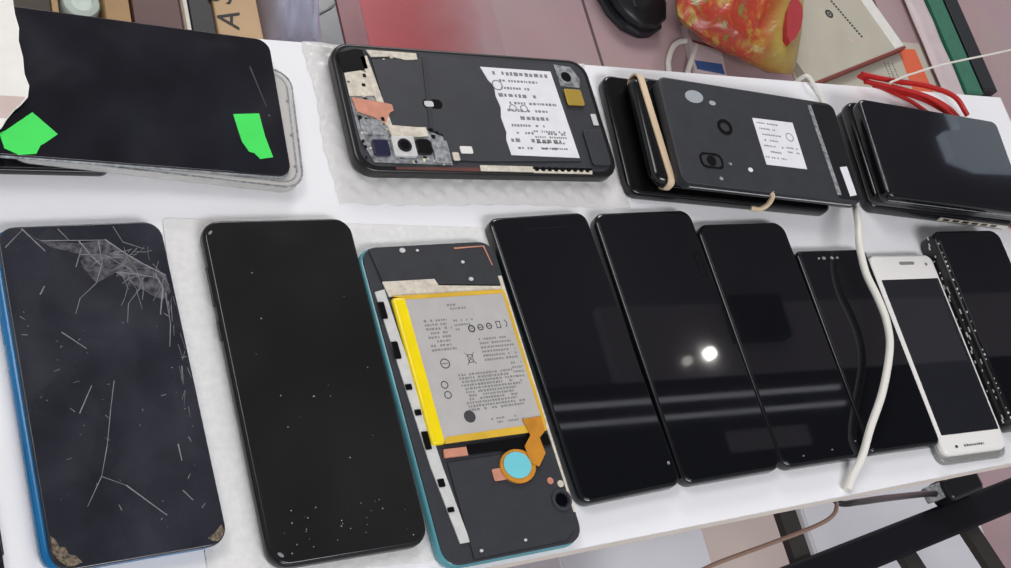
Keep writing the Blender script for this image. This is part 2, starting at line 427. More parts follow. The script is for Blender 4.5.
# C: big black phone
p = thing('smartphone', 'big plain black phone between the cracked phone and the open phone with a battery', 'phone', (-0.0913, 0.0242, FOAM), 1.9, FR)
obj('body', B(slab, 75.4, 165.7, 6.8, 9, 0, 2.2), 'side', p)
obj('screen', B(slab, 73.6, 163.6, 0.9, 8.4, 6.5, 0.6), 'warmglass', p)
obj('side_button', B(slab, 1.4, 10, 1.8, .5, 3, .4, -37.7, 28), 'frame', p)
obj('side_button', B(slab, 1.4, 20, 1.8, .5, 3, .4, -37.7, 50), 'frame', p)
for x, y, a, b_, g in ((-32.6, -77.5, 1.5, .8, -40), (-34, 76, 1.3, .6, 45), (-2, -8.5, .6, .35, 0)):
    bm = bmesh.new(); disc(bm, x, y, a, 7.0, 7.48, b_, ang=g); obj('edge_chip', bm, 'crack', p)['label'] = 'pale chip'
bm = bmesh.new()
rnd = random.Random(11)
for i in range(40):
    x, y = rnd.uniform(-30, 30), -rnd.uniform(58, 78) if i < 28 else rnd.uniform(-50, 60)
    disc(bm, x, y, rnd.uniform(.15, .4), 7.38, 7.44, n=6)
obj('dust_specks', bm, 'ink2', p, smooth=False)['kind'] = 'stuff'

# D: open phone with battery
p = thing('opened_smartphone', 'open phone with a grey battery in yellow tape and orange ribbon cable', 'phone', (-0.0130, 0.0130, 0.0), 2.9, FR)
obj('shell', B(slab, 76.6, 161.8, 6.4, 9, 0, 2.2, -0.4, 0), 'teal', p)['label'] = 'teal rear shell'
obj('mid_frame', B(slab, 75, 160.6, 1.4, 8.5, 5.8, 0.4, 0.4, 0), 'matte', p)
obj('upper_plate', B(prism, [(-33, 79), (29, 79.2), (34, 76), (34.5, 55), (-30, 60)], 7.2, 8.0), 'matte', p)
obj('lower_plate', B(prism, [(-22.5, -33), (35.5, -32.9), (36.2, -66), (34, -74), (28, -78.6), (-22.5, -79.0)], 7.2, 8.0), 'matte', p)
obj('bracket', B(prism, [(-30.5, 61), (-2, 60.7), (-.6, 57), (34.4, 54.2), (34.8, 51.5), (-29, 53)], 7.2, 8.1), 'cream', p)
st = obj('side_rail', B(prism, [(-35.8, 56), (-30.4, 57), (-25.6, -34), (-22.2, -71), (-27.4, -71), (-31.6, -34)], 7.2, 7.9), 'silver', p)
for i, (x, y, l) in enumerate([(-34.4, 46, 9), (-33, 25, 9), (-31.8, 6, 3), (-30.6, -7, 3), (-30.2, -21, 9), (-28.6, -42, 4), (-27.5, -55, 2.4)]):
    obj('clip', B(slab, 3.4, l, .5, .6, 7.85, .15, x, y), 'deep', st)
obj('side_rail', B(prism, [(34.8, 60), (36.8, 60), (37.4, -66), (36.2, -66)], 7.2, 7.9), 'cream', p)
bt = obj('battery', B(slab, 62, 75.5, 3.6, 2.4, 5.6, 1.3, 3.6, 14.2), 'battery', p)
obj('yellow_tape', B(slab, 7.6, 76, 3.6, 1.8, 5.8, 1.6, -24.6, 14), 'yellow', bt)['label'] = 'bright yellow tape along the left side'
obj('amber_tape', B(prism, [(-28, 52.6), (34.5, 51.8), (34.4, 49.6), (-20.6, 50.2)], 9.0, 9.3), 'amber', bt)
obj('amber_tape', B(prism, [(-20.5, -21), (34.6, -20.6), (34.8, -24.6), (-22, -24.2)], 8.9, 9.3), 'amber', bt)
obj('amber_tape', B(prism, [(33.2, 50), (35.0, 50), (35.4, -21), (33.6, -21)], 8.6, 9.25), 'amber', bt)
bm = bmesh.new(); z = 9.2
for j, yy in enumerate([45.5, 43.5]): marks(bm, 0, 10, yy, 1.3, z, .8, j)
for j in range(8): marks(bm, -15, -1 + random.uniform(-3, 2), 38 - j * 2.2, 1.3, z, .85, 20 + j)
for j in range(3): marks(bm, 1, 12, 37 - j * 2.4, 1.2, z, .6, 30 + j)
for j in range(11): marks(bm, -4 + random.uniform(-1, 2), 26 + random.uniform(-3, 3), 8.5 - j * 1.8, 1.3, z, .9, 40 + j)
for j in range(6): marks(bm, 12, 31, 26 - j * 2.2, 1.2, z, .8, 60 + j)
for j in range(5): marks(bm, 26, 32, 12 - j * 2.4, 1.2, z, .7, 80 + j)
for j in range(2): marks(bm, 6, 24, -15.2 - j * 2, 1.1, z, .6, 70 + j)
obj('label_print', bm, 'ink2', bt, smooth=False)['label'] = 'rows of tiny grey print'
bm = bmesh.new()
disc(bm, -5, -12.6, 3.1, z, z + .05)
for i, x in enumerate([9.9, 15, 20, 25.5, 30]):
    yy = 32 + i * .3
    if i == 0: annulus(bm, x, yy, 2.0, 1.3, z, z + .06)
    elif i == 3:
        for q in ((-1.3, 1.3, 1.5, 1.9), (-1.3, 1.3, -1.9, -1.5), (-1.3, -.9, -1.9, 1.9), (.9, 1.3, -1.9, 1.9)): box(bm, x + q[0], x + q[1], yy + q[2], yy + q[3], z, z + .06)
    elif i == 4: line(bm, [(x - .6, yy + 2), (x + .4, yy + 1), (x + .4, yy - 1), (x - .6, yy - 2)], .5, z, z + .06)
    else: annulus(bm, x, yy, 1.7, 1.15, z, z + .06); line(bm, [(x - 1.2, yy), (x + 1.2, yy)], .4, z, z + .06)
# crossed bin, recycling ring and certification rings
line(bm, [(3, 18.5), (6, 18.5), (5.6, 14.5), (3.4, 14.5), (3, 18.5)], .4, z, z + .06); line(bm, [(2, 13.5), (7.2, 19.8)], .35, z, z + .06); line(bm, [(7, 13.5), (1.8, 19.8)], .35, z, z + .06)
annulus(bm, -10, 15.3, 2.6, 2.1, z, z + .06); line(bm, [(-11.6, 15.3), (-8.4, 15.3)], .4, z, z + .06)
annulus(bm, -13.5, 4.6, 2.0, 1.5, z, z + .06); annulus(bm, -13.2, -.6, 2.0, 1.5, z, z + .06)
obj('label_icon', bm, 'ink', bt, smooth=False)['label'] = 'dark printed symbols and a black dot'
obj('connector_strip', B(prism, [(-23, -26.5), (-11, -26.8), (-11.2, -31), (-23.6, -30.6)], 7.4, 8.5), 'copper', p)
obj('connector_cover', B(prism, [(-10, -26.0), (35, -26), (35, -31.5), (-10, -30.5)], 7.2, 8.2), 'deep', p)
fx = obj('ribbon_cable', B(prism, [(22.5, -17.5), (33.6, -17.2), (33, -25), (29, -28), (29.6, -36), (24, -42), (20, -39.5), (19.4, -31), (24.4, -26)], 9.4, 9.8), 'flex', p)
fx['label'] = 'orange ribbon cable'
obj('ribbon_tab', B(slab, 7, 6, .6, 1, 8.1, .2, 2.2, -42.4), 'copper', fx)
bm = bmesh.new(); disc(bm, 13, -40, 9.6, 8.1, 9.3, 8.4); obj('sensor_ring', bm, 'flex', fx)
bm = bmesh.new(); disc(bm, 12.6, -39.6, 7.4, 9.2, 9.7, 6.6); obj('sensor_pad', bm, 'tealdot', fx)['label'] = 'pale teal round pad'
bm = bmesh.new(); annulus(bm, 31.6, -59.4, 5.4, 4.1, 8.0, 8.7); cam_ = obj('camera_ring', bm, 'matte2', p)
bm = bmesh.new(); disc(bm, 31.6, -59.4, 3.2, 8.0, 8.5); obj('camera_lens', bm, 'lens', cam_)
for (x, y, m_) in [(28.5, -49.4, 'copper'), (33.6, -51.6, 'cream')]:
    bm = bmesh.new(); disc(bm, x, y, 1.7, 7.9, 8.5); obj('contact', bm, m_, p)
for (x, y, r_) in [(-15.1, 77.3, 1.6), (-6.9, 76.8, .8), (16.7, 68.9, 1), (18.5, 59.2, 1.3), (-19.2, 56.7, .9), (-18, -76, .9), (6, -75, .8)]:
    bm = bmesh.new(); disc(bm, x, y, r_, 8.0, 8.35, r_ * .8); obj('screw', bm, 'silver', p)
bm = bmesh.new(); line(bm, [(14, 76.8), (31.4, 77.2), (33.2, 66)], .8, 8.0, 8.3); obj('antenna_trace', bm, 'copper', p)

# E F G H: glossy black ones
p = plain_phone('glossy black phone directly right of the open phone with the battery', 0.0582, 0.0324, 62.4, 157.0, 4.1, r=6)
bm = bmesh.new(); disc(bm, 26.5, -66.5, .9, 8.0, 8.15); obj('indicator_dot', bm, 'crack', p)
bm = bmesh.new(); line(bm, [(-10, 70), (18, 70)], .6, 8.05, 8.12); obj('earpiece_slot', bm, 'frame', p)
p = plain_phone('glossy black phone, its top highest in the front row, with a bright lamp mirrored', 0.1255, 0.0354, 67.4, 156.6, 2.6, r=7)
bm = bmesh.new()
for pts in (rr(4.5, 15, 2, 5, 27, 43),):
    q = pts + pts[:1]; line(bm, q, 1.1, 8.05, 8.2)
obj('camera_outline', bm, 'deep', p)
p = plain_phone('glossy black phone between the lamp-mirroring one and the one under the white cable', 0.1924, 0.0331, 65.8, 147.3, 1.9, r=8)
for x, y in ((-18, -70), (6, -69), (27, -66)):
    bm = bmesh.new(); disc(bm, x * .9, y * .98, .7, 8.0, 8.12, .4); obj('dust_speck', bm, 'crack', p)
p = plain_phone('black phone with a triple camera slot crossed by the white cable', 0.2546, 0.0254, 56.6, 127, 1.1, r=4)
bm = bmesh.new()
for x, r_ in ((-13, .9), (-9, 1.5), (-2.5, 1.3), (1.8, 1.1)): disc(bm, x, 57.6, r_, 8.0, 8.2, r_ * .7)
obj('camera_dot', bm, 'shield', p)

# J: white phone
p = thing('white_smartphone', 'white-fronted phone with a grey screen in the front row', 'phone', (0.3099, 0.0202, 0), 0.6, FR)
obj('clear_case', B(slab, 57.5, 135, 4.5, 7, 0, 1.2, -0.2, -1.4), 'case', p)['label'] = 'smoky clear bumper'
obj('body', B(slab, 54.7, 129.6, 7.0, 6, .6, 1.6), 'white_plastic', p)
obj('screen', B(slab, 49.0, 100.5, .35, .6, 7.45, .15, 0.4, -2.4), 'lcd', p)
bm = bmesh.new(); slab(bm, 13, 2.2, .3, 1, 7.45, .1, 3, 58.8); obj('earpiece_slot', bm, 'ink2', p)
bm = bmesh.new(); disc(bm, 19.5, 57.8, 1.1, 7.5, 7.75); obj('front_camera', bm, 'ink2', p)
bm = bmesh.new(); disc(bm, -15.4, -60.2, 1.3, 7.55, 7.7, .9); marks(bm, -9, 8, -60.2, 1.5, 7.6, .9, 5); obj('bezel_print', bm, 'ink', p, smooth=False)

# K: phone with the scuffed side
p = thing('smartphone', 'black phone with a silver-speckled scuffed left side, right of the white phone', 'phone', (0.3692, 0.0330, 0), 0.9, FR)
obj('body', B(slab, 61.0, 132, 14.2, 7, 0, 1.6), 'frame', p)
obj('screen', B(slab, 57.5, 128.5, 0.8, 6, 14.0, 0.4, 0.8, 0), 'glass', p)
bm = bmesh.new(); rnd = random.Random(21)
for i in range(60):
    y = -62 + i * 2.1; 
    if rnd.random() < .72:
        zz = rnd.uniform(2, 11.5); l = rnd.uniform(.8, 3.4); hh = rnd.uniform(.4, 1.1)
        box(bm, -30.7, -30.3, y, y + l, zz, zz + hh)
for i in range(38):
    y = -62 + i * 3.3
    if rnd.random() < .7: disc(bm, -29.0 + rnd.uniform(-.5, .4), y * .96 - 1, rnd.uniform(.3, .8), 13.95, 14.3, n=7)
obj('scuff_mark', bm, 'silver', p, smooth=False)['label'] = 'silvery scuffs along the left edge'

# ------------------------------------------------------------------ back row
BR = 'phones in the back row'
# X: thin black phone under the taped screen
p = plain_phone('thin black phone under the left end of the green-taped screen', -0.220, 0.1670, 70, 106, 90, t=4.4, r=6, group=BR, bev=1.0)
# M: phone in a clear case
p = thing('cased_smartphone', 'pale phone in a clear case under the right end of the green-taped screen', 'phone', (-0.1432, 0.1630, 0.0036), -4.4, BR, ry=2.8)
obj('body', B(slab, 134, 64, 6.2, 8, .7, 1.8), 'pearl', p)
obj('clear_case', B(slab, 138, 68.5, 7.2, 10, .2, 1.8), 'clear', p)['label'] = 'clear bumper case'
bm = bmesh.new()
for q in (rr(132.5, 63, 8, 6), rr(138, 68.5, 10, 6)):
    line(bm, q + q[:1], .8, 6.9, 7.55)
obj('case_rim', bm, 'shield', p)
bm = bmesh.new()
for y in (-22, -4, 16): disc(bm, 65.5, y, .8, 7.2, 7.6)
obj('case_hole', bm, 'ink2', p)
# L: black display with green tape
p = thing('taped_smartphone', 'black phone screen with two bright green tapes', 'phone screen', (-0.1602, 0.1703, 0.0122), -1.6, BR, ry=2.8)
obj('backing', B(slab, 156.4, 80.6, 1.6, 7, 0, .5), 'shield', p)
obj('glass', B(slab, 155.6, 79.8, 1.5, 7, 1.5, .6), 'smudged', p)
tp = obj('green_tape', B(prism, [(-56.8, -29.5), (-54.2, -28.0), (-42.1, -17.2), (-31.9, -27.5), (-38.2, -33.0), (-39.7, -34.0), (-41.9, -38.5), (-49.3, -39.8), (-55.2, -37.0)], 3.0, 3.25), 'green', p, smooth=False)
tp['label'] = 'bright green tape'
tp = obj('green_tape', B(prism, [(52.3, -7.4), (65.8, -5.5), (67.0, -18.6), (69.4, -30.0), (62.6, -31.6), (60.1, -28.6), (57.4, -27.9), (54.6, -22.6), (53.6, -16.6)], 3.0, 3.25), 'green', p, smooth=False)
tp['label'] = 'bright green tape'
bm = bmesh.new(); line(bm, [(65, 22), (70.4, -1)], .8, 3.0, 3.06); disc(bm, 71, -6, .7, 3.0, 3.08); obj('earpiece_slot', bm, 'matte2', p)
# torn card on its left end
bm = bmesh.new()
prism(bm, [(-222, 216), (-206, 217), (-205.6, 204), (-204.6, 197), (-205.4, 190), (-204.4, 181), (-204.6, 172), (-203.2, 166), (-204.4, 160), (-208, 155.5), (-210.5, 153.2), (-214, 148.6), (-217, 143.4), (-222, 140.5), (-262, 130), (-262, 216)], 0, .8)
card = obj('torn_card', bm, 'card', loc=(0, 0, 0.0198), smooth=False)
tag(card, 'torn white card lying over the left end of the green-taped screen', 'card')
card.rotation_euler = (0, 0, 0)
bm = bmesh.new(); prism(bm, [(-262, 160.5), (-205.4, 160), (-208.3, 155.9), (-211.2, 152.9), (-214.4, 148.6), (-262, 147)], .8, .95)
obj('print_band', bm, 'pinkband', card, smooth=False)['label'] = 'dull pink printed band'

# bubble wrap
bm = bmesh.new(); nx, ny = 132, 78; W_, H_ = 177, 97
vs = [[None] * ny for _ in range(nx)]
for i in range(nx):
    for j in range(ny):
        x = (i / (nx - 1) - .5) * W_; y = (j / (ny - 1) - .5) * H_
        a = (x / 6.2); b_ = (y / 6.2)
        bub = max(0.0, math.cos(a * math.pi) * math.cos(b_ * math.pi)) ** .5 if True else 0
        e = min(1, (W_ / 2 - abs(x)) / 3, (H_ / 2 - abs(y)) / 3)
        cr = .5 * math.sin(x * .21 + y * .4) * math.sin(y * .17)
        ox = .9 * math.sin(y * .11) + .35 * math.sin(y * .53 + 1); oy = .6 * math.sin(x * .05 + 1) + .3 * math.sin(x * .37 + .7 * math.sin(x * .11))
        vs[i][j] = bm.verts.new(((x + ox) * MM, (y + oy) * MM, (.5 + e * (1.0 + 1.1 * bub + .25 * cr)) * MM))
for i in range(nx - 1):
    for j in range(ny - 1): bm.faces.new((vs[i][j], vs[i + 1][j], vs[i + 1][j + 1], vs[i][j + 1]))
rim = [vs[i][0] for i in range(nx)] + [vs[nx - 1][j] for j in range(1, ny)] + [vs[i][ny - 1] for i in range(nx - 2, -1, -1)] + [vs[0][j] for j in range(ny - 2, 0, -1)]
low = [bm.verts.new((v.co.x, v.co.y, 0.0002)) for v in rim]
for i in range(len(rim)):
    k = (i + 1) % len(rim); bm.faces.new((rim[i], low[i], low[k], rim[k]))
bm.faces.new(low)
o = obj('bubble_wrap', bm, 'wrap', loc=(0.0310, 0.1685, 0)); tag(o, 'crinkled clear bubble wrap sheet under the dismantled phone', 'bubble wrap')

# N: dismantled phone
p = thing('dismantled_smartphone', 'dismantled dark phone with circuit board and white label on bubble wrap', 'phone', (0.0320, 0.1722, 0.0032), 0.35, BR)
obj('body', B(slab, 159.8, 77.9, 7.4, 11, 0, 1.6), 'frame', p)
obj('inner_tray', B(slab, 153, 72, .8, 9, 7.0, .3), 'matte', p)
obj('cover_plate', B(prism, [(-58, 29), (-30, 31), (-28, 34), (56, 34), (56, -30), (-8, -32), (-27, -31.5), (-27, -16), (-36, -12.8), (-56, -12)], 7.6, 8.4), 'matte2', p)
obj('seam_ridge', B(prism, [(-27.6, 32.6), (-24.5, 32.6), (-31.5, -13.3), (-34.3, -13.3)], 8.35, 8.8), 'matte', p)
lb = obj('paper_label', B(prism, [(7.2, 28.5), (52.9, 28.5), (55.2, -28.2), (11.6, -27.6), (11.0, -18), (12.4, -13.2), (11.6, -4), (13.2, 2.6), (12, 10), (12.8, 16.3), (10, 20)], 8.4, 8.6), 'label', p, smooth=False)
lb['label'] = 'white printed paper label'
bm = bmesh.new()
for j in range(11):
    yy = 25 - j * 4.8
    marks(bm, 14 + (3 if j % 3 else 0), 50 - (j % 4) * 4, yy, 1.7 if j % 3 else 2.6, 8.6, .72, 100 + j)
for j in range(4): marks(bm, 30, 51, -12 - j * 3.6, 1.3, 8.6, .75, 140 + j)
annulus(bm, 15, 17, 3.4, 2.7, 8.6, 8.66); annulus(bm, 21, 2.5, 2.4, 1.8, 8.6, 8.66); annulus(bm, 28, 2.5, 2.4, 1.8, 8.6, 8.66)
obj('label_print', bm, 'ink2', lb, smooth=False)
# circuit board
cb = obj('circuit_board', B(prism, [(-75.5, 20), (-62, 22), (-56, -12), (-36, -13.5), (-26, -18), (-25.5, -34.5), (-70, -34), (-75, -20)], 7.5, 8.1), 'shield', p)
obj('corner_module', B(prism, [(-77, 31), (-66, 34.5), (-62, 34), (-61.5, 22.5), (-76, 19.5)], 7.6, 8.8), 'deep', p)
obj('cream_plate', B(prism, [(-75.6, 18.8), (-66, 21), (-62, 19), (-60.5, 5.8), (-75.6, 4.8)], 8.1, 8.7), 'cream', cb)
obj('frame_strip', B(prism, [(-64.4, 29.5), (-60.4, 30.6), (-55.4, -12.2), (-59.1, -12.4)], 8.1, 8.8), 'cream', cb)
obj('top_strip', B(prism, [(-60, 34.4), (-30.6, 34.4), (-30.7, 30.5), (-38, 29.6), (-46, 31.4), (-58, 30.2)], 8.0, 8.7), 'cream', p)
obj('copper_foil', B(prism, [(-74.8, 3.8), (-57.4, 1.6), (-52.8, .6), (-52.6, -3), (-55, -4.4), (-59.3, -11.3), (-65.3, -7.4), (-73.6, -4.7)], 8.6, 9.0), 'copper', cb)['label'] = 'copper-pink foil'
obj('bracket_plate', B(prism, [(-58.5, -12.0), (-42, -12.8), (-36.4, -12.6), (-35.9, -17.8), (-41, -18.5), (-57.4, -19)], 8.3, 9.2), 'cream', cb)
cm = obj('camera_module', B(slab, 13, 12, 2.4, 1.2, 8.2, .5, -52.2, -25.2), 'silver', cb)
bm = bmesh.new(); annulus(bm, -52.2, -25.0, 3.9, 2.6, 10.5, 11.0); obj('lens_ring', bm, 'frame', cm)
bm = bmesh.new(); disc(bm, -52.2, -25.0, 2.7, 10.5, 10.8); obj('lens_glass', bm, 'lens', cm)
obj('sensor_chip', B(slab, 9.2, 9.6, 1.6, 1.4, 8.1, .4, -65, -26), 'bluechip', cb)
obj('second_camera', B(slab, 9, 9.2, 1.8, 2.5, 8.1, .5, -40.5, -24.6), 'deep', cb)
obj('metal_shield', B(slab, 9.2, 13.6, 1.1, .8, 8.1, .2, -30.6, -27.2), 'shield', cb)
obj('metal_shield', B(slab, 12.5, 9, 1.0, .8, 8.1, .2, -67, -13.6), 'shield', cb)
bm = bmesh.new(); rnd = random.Random(5)
for i in range(54):
    x, y = rnd.uniform(-75, -28), rnd.uniform(-34.5, 20)
    if y > -14 and x > -60: continue
    s = rnd.uniform(.7, 2.0); box(bm, x, x + s, y, y + s * rnd.uniform(.5, 1.3), 8.1, 8.1 + rnd.uniform(.3, 1.0))
chips = obj('tiny_components', bm, 'deep', cb, smooth=False); chips['kind'] = 'stuff'
bm = bmesh.new()
for i in range(60):
    x, y = rnd.uniform(-76, -26), rnd.uniform(-35, 33)
    if y > -14 and x > -60 and y < 28: continue
    s = rnd.uniform(.6, 1.9); box(bm, x, x + s, y, y + s * rnd.uniform(.5, 1.2), 8.0, 8.1 + rnd.uniform(.3, .9))
chips = obj('tiny_solder_pads', bm, 'cream', cb, smooth=False); chips['kind'] = 'stuff'
obj('white_clip', B(slab, 7.4, 4.4, .8, .8, 8.2, .2, -15.4, -25.4), 'white_plastic', p)
obj('white_clip', B(slab, 4, 5, .8, .8, 8.2, .2, -22.6, -29.6), 'cream', p)
obj('plate_hole', B(slab, 11.5, 5.6, .5, 2.6, 8.25, .1, -28.4, 2.7), 'deep', p)
obj('hole_tab', B(slab, 5.5, 3.4, .5, 1.2, 8.5, .15, -30.8, 2.3), 'silver', p)
obj('edge_strip', B(prism, [(-9.4, -34.2), (23.2, -34.2), (22.6, -37.6), (-9.6, -37.6)], 7.6, 8.2), 'cream', p)
obj('edge_strip', B(prism, [(-58.9, -36.4), (-9.8, -35.6), (-9.8, -37.8), (-58.6, -37.6)], 7.3, 8.0), 'maroon', p)
obj('edge_strip', B(prism, [(23, -34.6), (62, -34.2), (61, -37.8), (23, -37.8)], 7.3, 7.8), 'cream', p)
for i in range(9):
    obj('edge_tooth', B(slab, 2.6, 2.6, .6, .8, 7.5, .15, 25.5 + i * 4.1, -35.4), 'deep', p)
obj('yellow_connector', B(slab, 11.4, 10.6, 1.4, 1.2, 8.0, .4, 63.6, 11.6), 'gold', p)['label'] = 'yellow-gold connector'
bm = bmesh.new(); annulus(bm, 62.6, 25.6, 5.2, 3.4, 7.8, 8.6); rg = obj('vibration_motor', bm, 'shield', p)
bm = bmesh.new(); disc(bm, 62.6, 25.6, 3.5, 7.8, 8.3); obj('motor_core', bm, 'deep', rg)
obj('speaker_module', B(slab, 12.5, 23, 1.4, 2, 7.8, .5, 68.8, -21.2), 'matte', p)
obj('silver_tab', B(slab, 3.6, 7.5, .5, .6, 8.0, .15, 73.4, -2.4), 'silver', p)
obj('motor_plate', B(prism, [(57, 34), (68, 33), (72, 25), (70, 19), (57.5, 19.5)], 7.5, 8.0), 'shield', p)

# O / P1 / P2: banded stack
p = plain_phone('flat black phone at the bottom of the rubber-banded pile', 0.1949, 0.1599, 149, 80, -4.2, t=7.8, r=7, group=BR, glass='deep')
p1 = thing('smartphone', 'glossy round-edged black phone wrapped by the beige rubber band', 'phone', (0.2100, 0.1575, 0.0082), -4.8, BR)
obj('body', B(slab, 155, 73, 9.6, 8, 0, 4.6, n=8), 'side', p1)
obj('screen', B(slab, 138, 66, .35, 5, 9.4, .15), 'glass', p1)
bm = bmesh.new(); rnd = random.Random(9)
for i in range(26):
    y = rnd.uniform(-29, 29); box(bm, -76.4, -75.9, y, y + rnd.uniform(.5, 3), rnd.uniform(5.6, 6.4), 6.9)  # pale streaks mix chips with reflections painted on the glossy end
obj('scuff_mark', bm, 'crack', p1, smooth=False)['label'] = 'pale scuffs and painted glints on the rounded end'
p2 = thing('phone_back_housing', 'dark bare phone housing with a small white label on top of the banded pile', 'phone', (0.2112, 0.1525, 0.0182), -4.9, BR)
obj('plate', B(slab, 133.6, 71.6, 7.4, 6, 0, 1.2), 'matte', p2)
def L2(x, y): return (x + 2.4, y + 1.2)
bm = bmesh.new(); disc(bm, *L2(-45.7, 23.2), 6.6, 7.35, 7.65, 4.4, ang=8); obj('camera_window', bm, 'greyoval', p2)['label'] = 'pale oval opening'
bm = bmesh.new(); disc(bm, *L2(-33.2, 20.6), 2.4, 7.35, 7.6, 1.6); obj('flash_window', bm, 'greyoval', p2)
bm = bmesh.new(); annulus(bm, *L2(-28.6, 4.6), 5.2, 3.4, 7.35, 7.9); obj('sensor_rim', bm, 'deep', p2)
bm = bmesh.new(); x, y = L2(-45, -20.3); q = rr(15, 9, 3.4, 5, x, y); line(bm, q + q[:1], 1.4, 7.35, 7.8); disc(bm, x, y, 3.2, 7.35, 7.7); obj('speaker_rim', bm, 'deep', p2)
for nm, (x, y), r_ in (('bright_screw', (-18, -23.3), 1.7), ('dull_screw', (-32, -21), 1.1), ('dull_screw', (-41.4, -31.8), 1.3)):
    bm = bmesh.new(); disc(bm, *L2(x, y), r_, 7.35, 7.75, r_ * .85); obj(nm, bm, 'label' if nm[0] == 'b' else 'shield', p2)
lb = obj('paper_label', B(prism, [L2(*q) for q in [(-5.7, 14.2), (25.3, 14.9), (26.2, -17.8), (-4.6, -18.1)]], 7.4, 7.55), 'label', p2, smooth=False); lb['label'] = 'small white printed label'
bm = bmesh.new()
for j in range(7): marks(bm, -1 + (j % 3), 15 - (j % 2) * 3, 12.5 - j * 4.0, 1.2, 7.55, .7, 200 + j)
annulus(bm, 22, 5, 3, 2.4, 7.55, 7.6); marks(bm, 17, 26, -3, 1.2, 7.55, .8, 220); marks(bm, 17, 26, -6, 1.2, 7.55, .8, 221)
obj('label_print', bm, 'ink2', lb, smooth=False)
obj('seam_strip', B(prism, [L2(*q) for q in [(41.7, 30), (44.6, 30), (47.6, -33.5), (44.6, -33.5)]], 7.35, 7.85), 'shield', p2)
obj('end_plate', B(slab, 18, 68, .6, 3, 7.2, .2, 56.4, -.6), 'frame', p2)
obj('white_sticker', B(prism, [(55.2, -12.3), (61.2, -11.0), (62.2, -31), (56.6, -32.5)], 7.75, 7.95), 'label', p2, smooth=False)['label'] = 'narrow white sticker'
obj('side_groove', B(box, -60, 60, -35.95, -35.6, 3, 3.8), 'silver', p2, smooth=False)
# rubber band round the glossy phone's left end
def band(bm, w, h, z0, z1, width, th, slant):
    q = rr(w + 2 * th, h, 4.5, 6)
    prof = rr(w, z1 - z0, 4.4, 6, 0, (z0 + z1) / 2)
    for side in (0,):
        loops = []
        n = len(prof)
        for off, xx in ((0, -width / 2), (th, -width / 2), (th, width / 2), (0, width / 2), (0, -width / 2)):
            lp = []
            for (a, b_) in prof:
                cx, cz = 0, (z0 + z1) / 2
                d = math.hypot(a, b_ - cz) or 1
                ex = off
                wob = .9 * math.sin(a * .12)
                lp.append((xx + slant * a / w + wob, a + ex * (1 if a > 0 else -1) * (abs(a) / (w / 2)) ** 6, b_ + ex * (1 if b_ > cz else -1)))
            loops.append(lp)
        rings(bm, loops, cap=False)
bm = bmesh.new(); band(bm, 73.4, 73.4, -.1, 9.8, 4.2, .9, -3.5)
rb = obj('rubber_band', bm, 'band', loc=(0.2100, 0.1575, 0.0084), rot=(0, 0, R(-4.8)))
rb.location = (0.2100 - 0.0692 * math.cos(R(4.8)), 0.1575 + 0.0692 * math.sin(R(4.8)), 0.0084)
tag(rb, 'wide beige rubber band round the glossy phone beside the labelled housing', 'rubber band')
bm = bmesh.new(); tube(bm, [(0.205, 0.1185, 0.0245), (0.2075, 0.1165, 0.0215), (0.2075, 0.1145, 0.016), (0.204, 0.1135, 0.012), (0.199, 0.1150, 0.0105)], 1.6, 8)
o = obj('rubber_band', bm, 'band'); tag(o, 'short beige rubber band end curled below the labelled housing', 'rubber band')

# R: right stack
p = plain_phone('bottom phone of the stack of three at the right end', 0.3660, 0.1490, 128, 74, -5.6, t=9, r=6, group=BR, z=0.0)
for i in range(7):
    obj('side_slot', B(box, 2 + i * 8.6, 7.5 + i * 8.6, -37.15, -36.7, 3.2, 5.6), 'silver' if i % 7 == 6 else 'deep', p, smooth=False)
obj('side_band', B(box, -2, 60, -37.05, -36.6, 2.4, 6.4), 'cream', p, smooth=False)
p = plain_phone('middle phone of the stack of three at the right end', 0.3665, 0.1490, 135, 73.5, -5.0, t=9, r=6, group=BR, z=0.0092, bev=3.0)
p = plain_phone('top phone of the stack of three at the right end, broad glossy screen', 0.3604, 0.1455, 123.3, 72.4, -5.3, t=9.4, r=6, group=BR, z=0.0184, bev=2.2)
bm = bmesh.new(); box(bm, -61.2, -60.6, -33, 33, 8.9, 9.25); obj('edge_line', bm, 'shield', p)
bm = bmesh.new(); box(bm, -58, 58, -36.3, -36.0, 4.2, 5.0); obj('edge_line', bm, 'shield', p)

# ------------------------------------------------------------------ cables
bm = bmesh.new(); tube(bm, [(0.2905, 0.2195, -0.05), (0.2905, 0.2195, -0.02), (0.2908, 0.2195, -0.001), (0.2925, 0.2170, 0.0045), (0.2975, 0.208, 0.0025), (0.2995, 0.199, 0.0025), (0.2960, 0.185, 0.0026), (0.2935, 0.165, 0.0028), (0.2905, 0.140, 0.0030), (0.2865, 0.122, 0.008),
    (0.274, 0.103, 0.0165), (0.264, 0.085, 0.0200), (0.2605, 0.067, 0.0203), (0.2625, 0.050, 0.0203), (0.2625, 0.035, 0.0203), (0.2570, 0.018, 0.0203), (0.2400, -0.007, 0.0200), (0.2255, -0.026, 0.0160), (0.2190, -0.040, 0.0090), (0.2120, -0.049, 0.0042), (0.2060, -0.0565, 0.0030)], lambda t: 1.4 + min(1, max(0, (t - .25) / .2)) * 0.9, 14)
o = obj('charging_cable', bm, 'cable'); tag(o, 'thick white cable arching across the front row from between the back-row piles', 'cable')
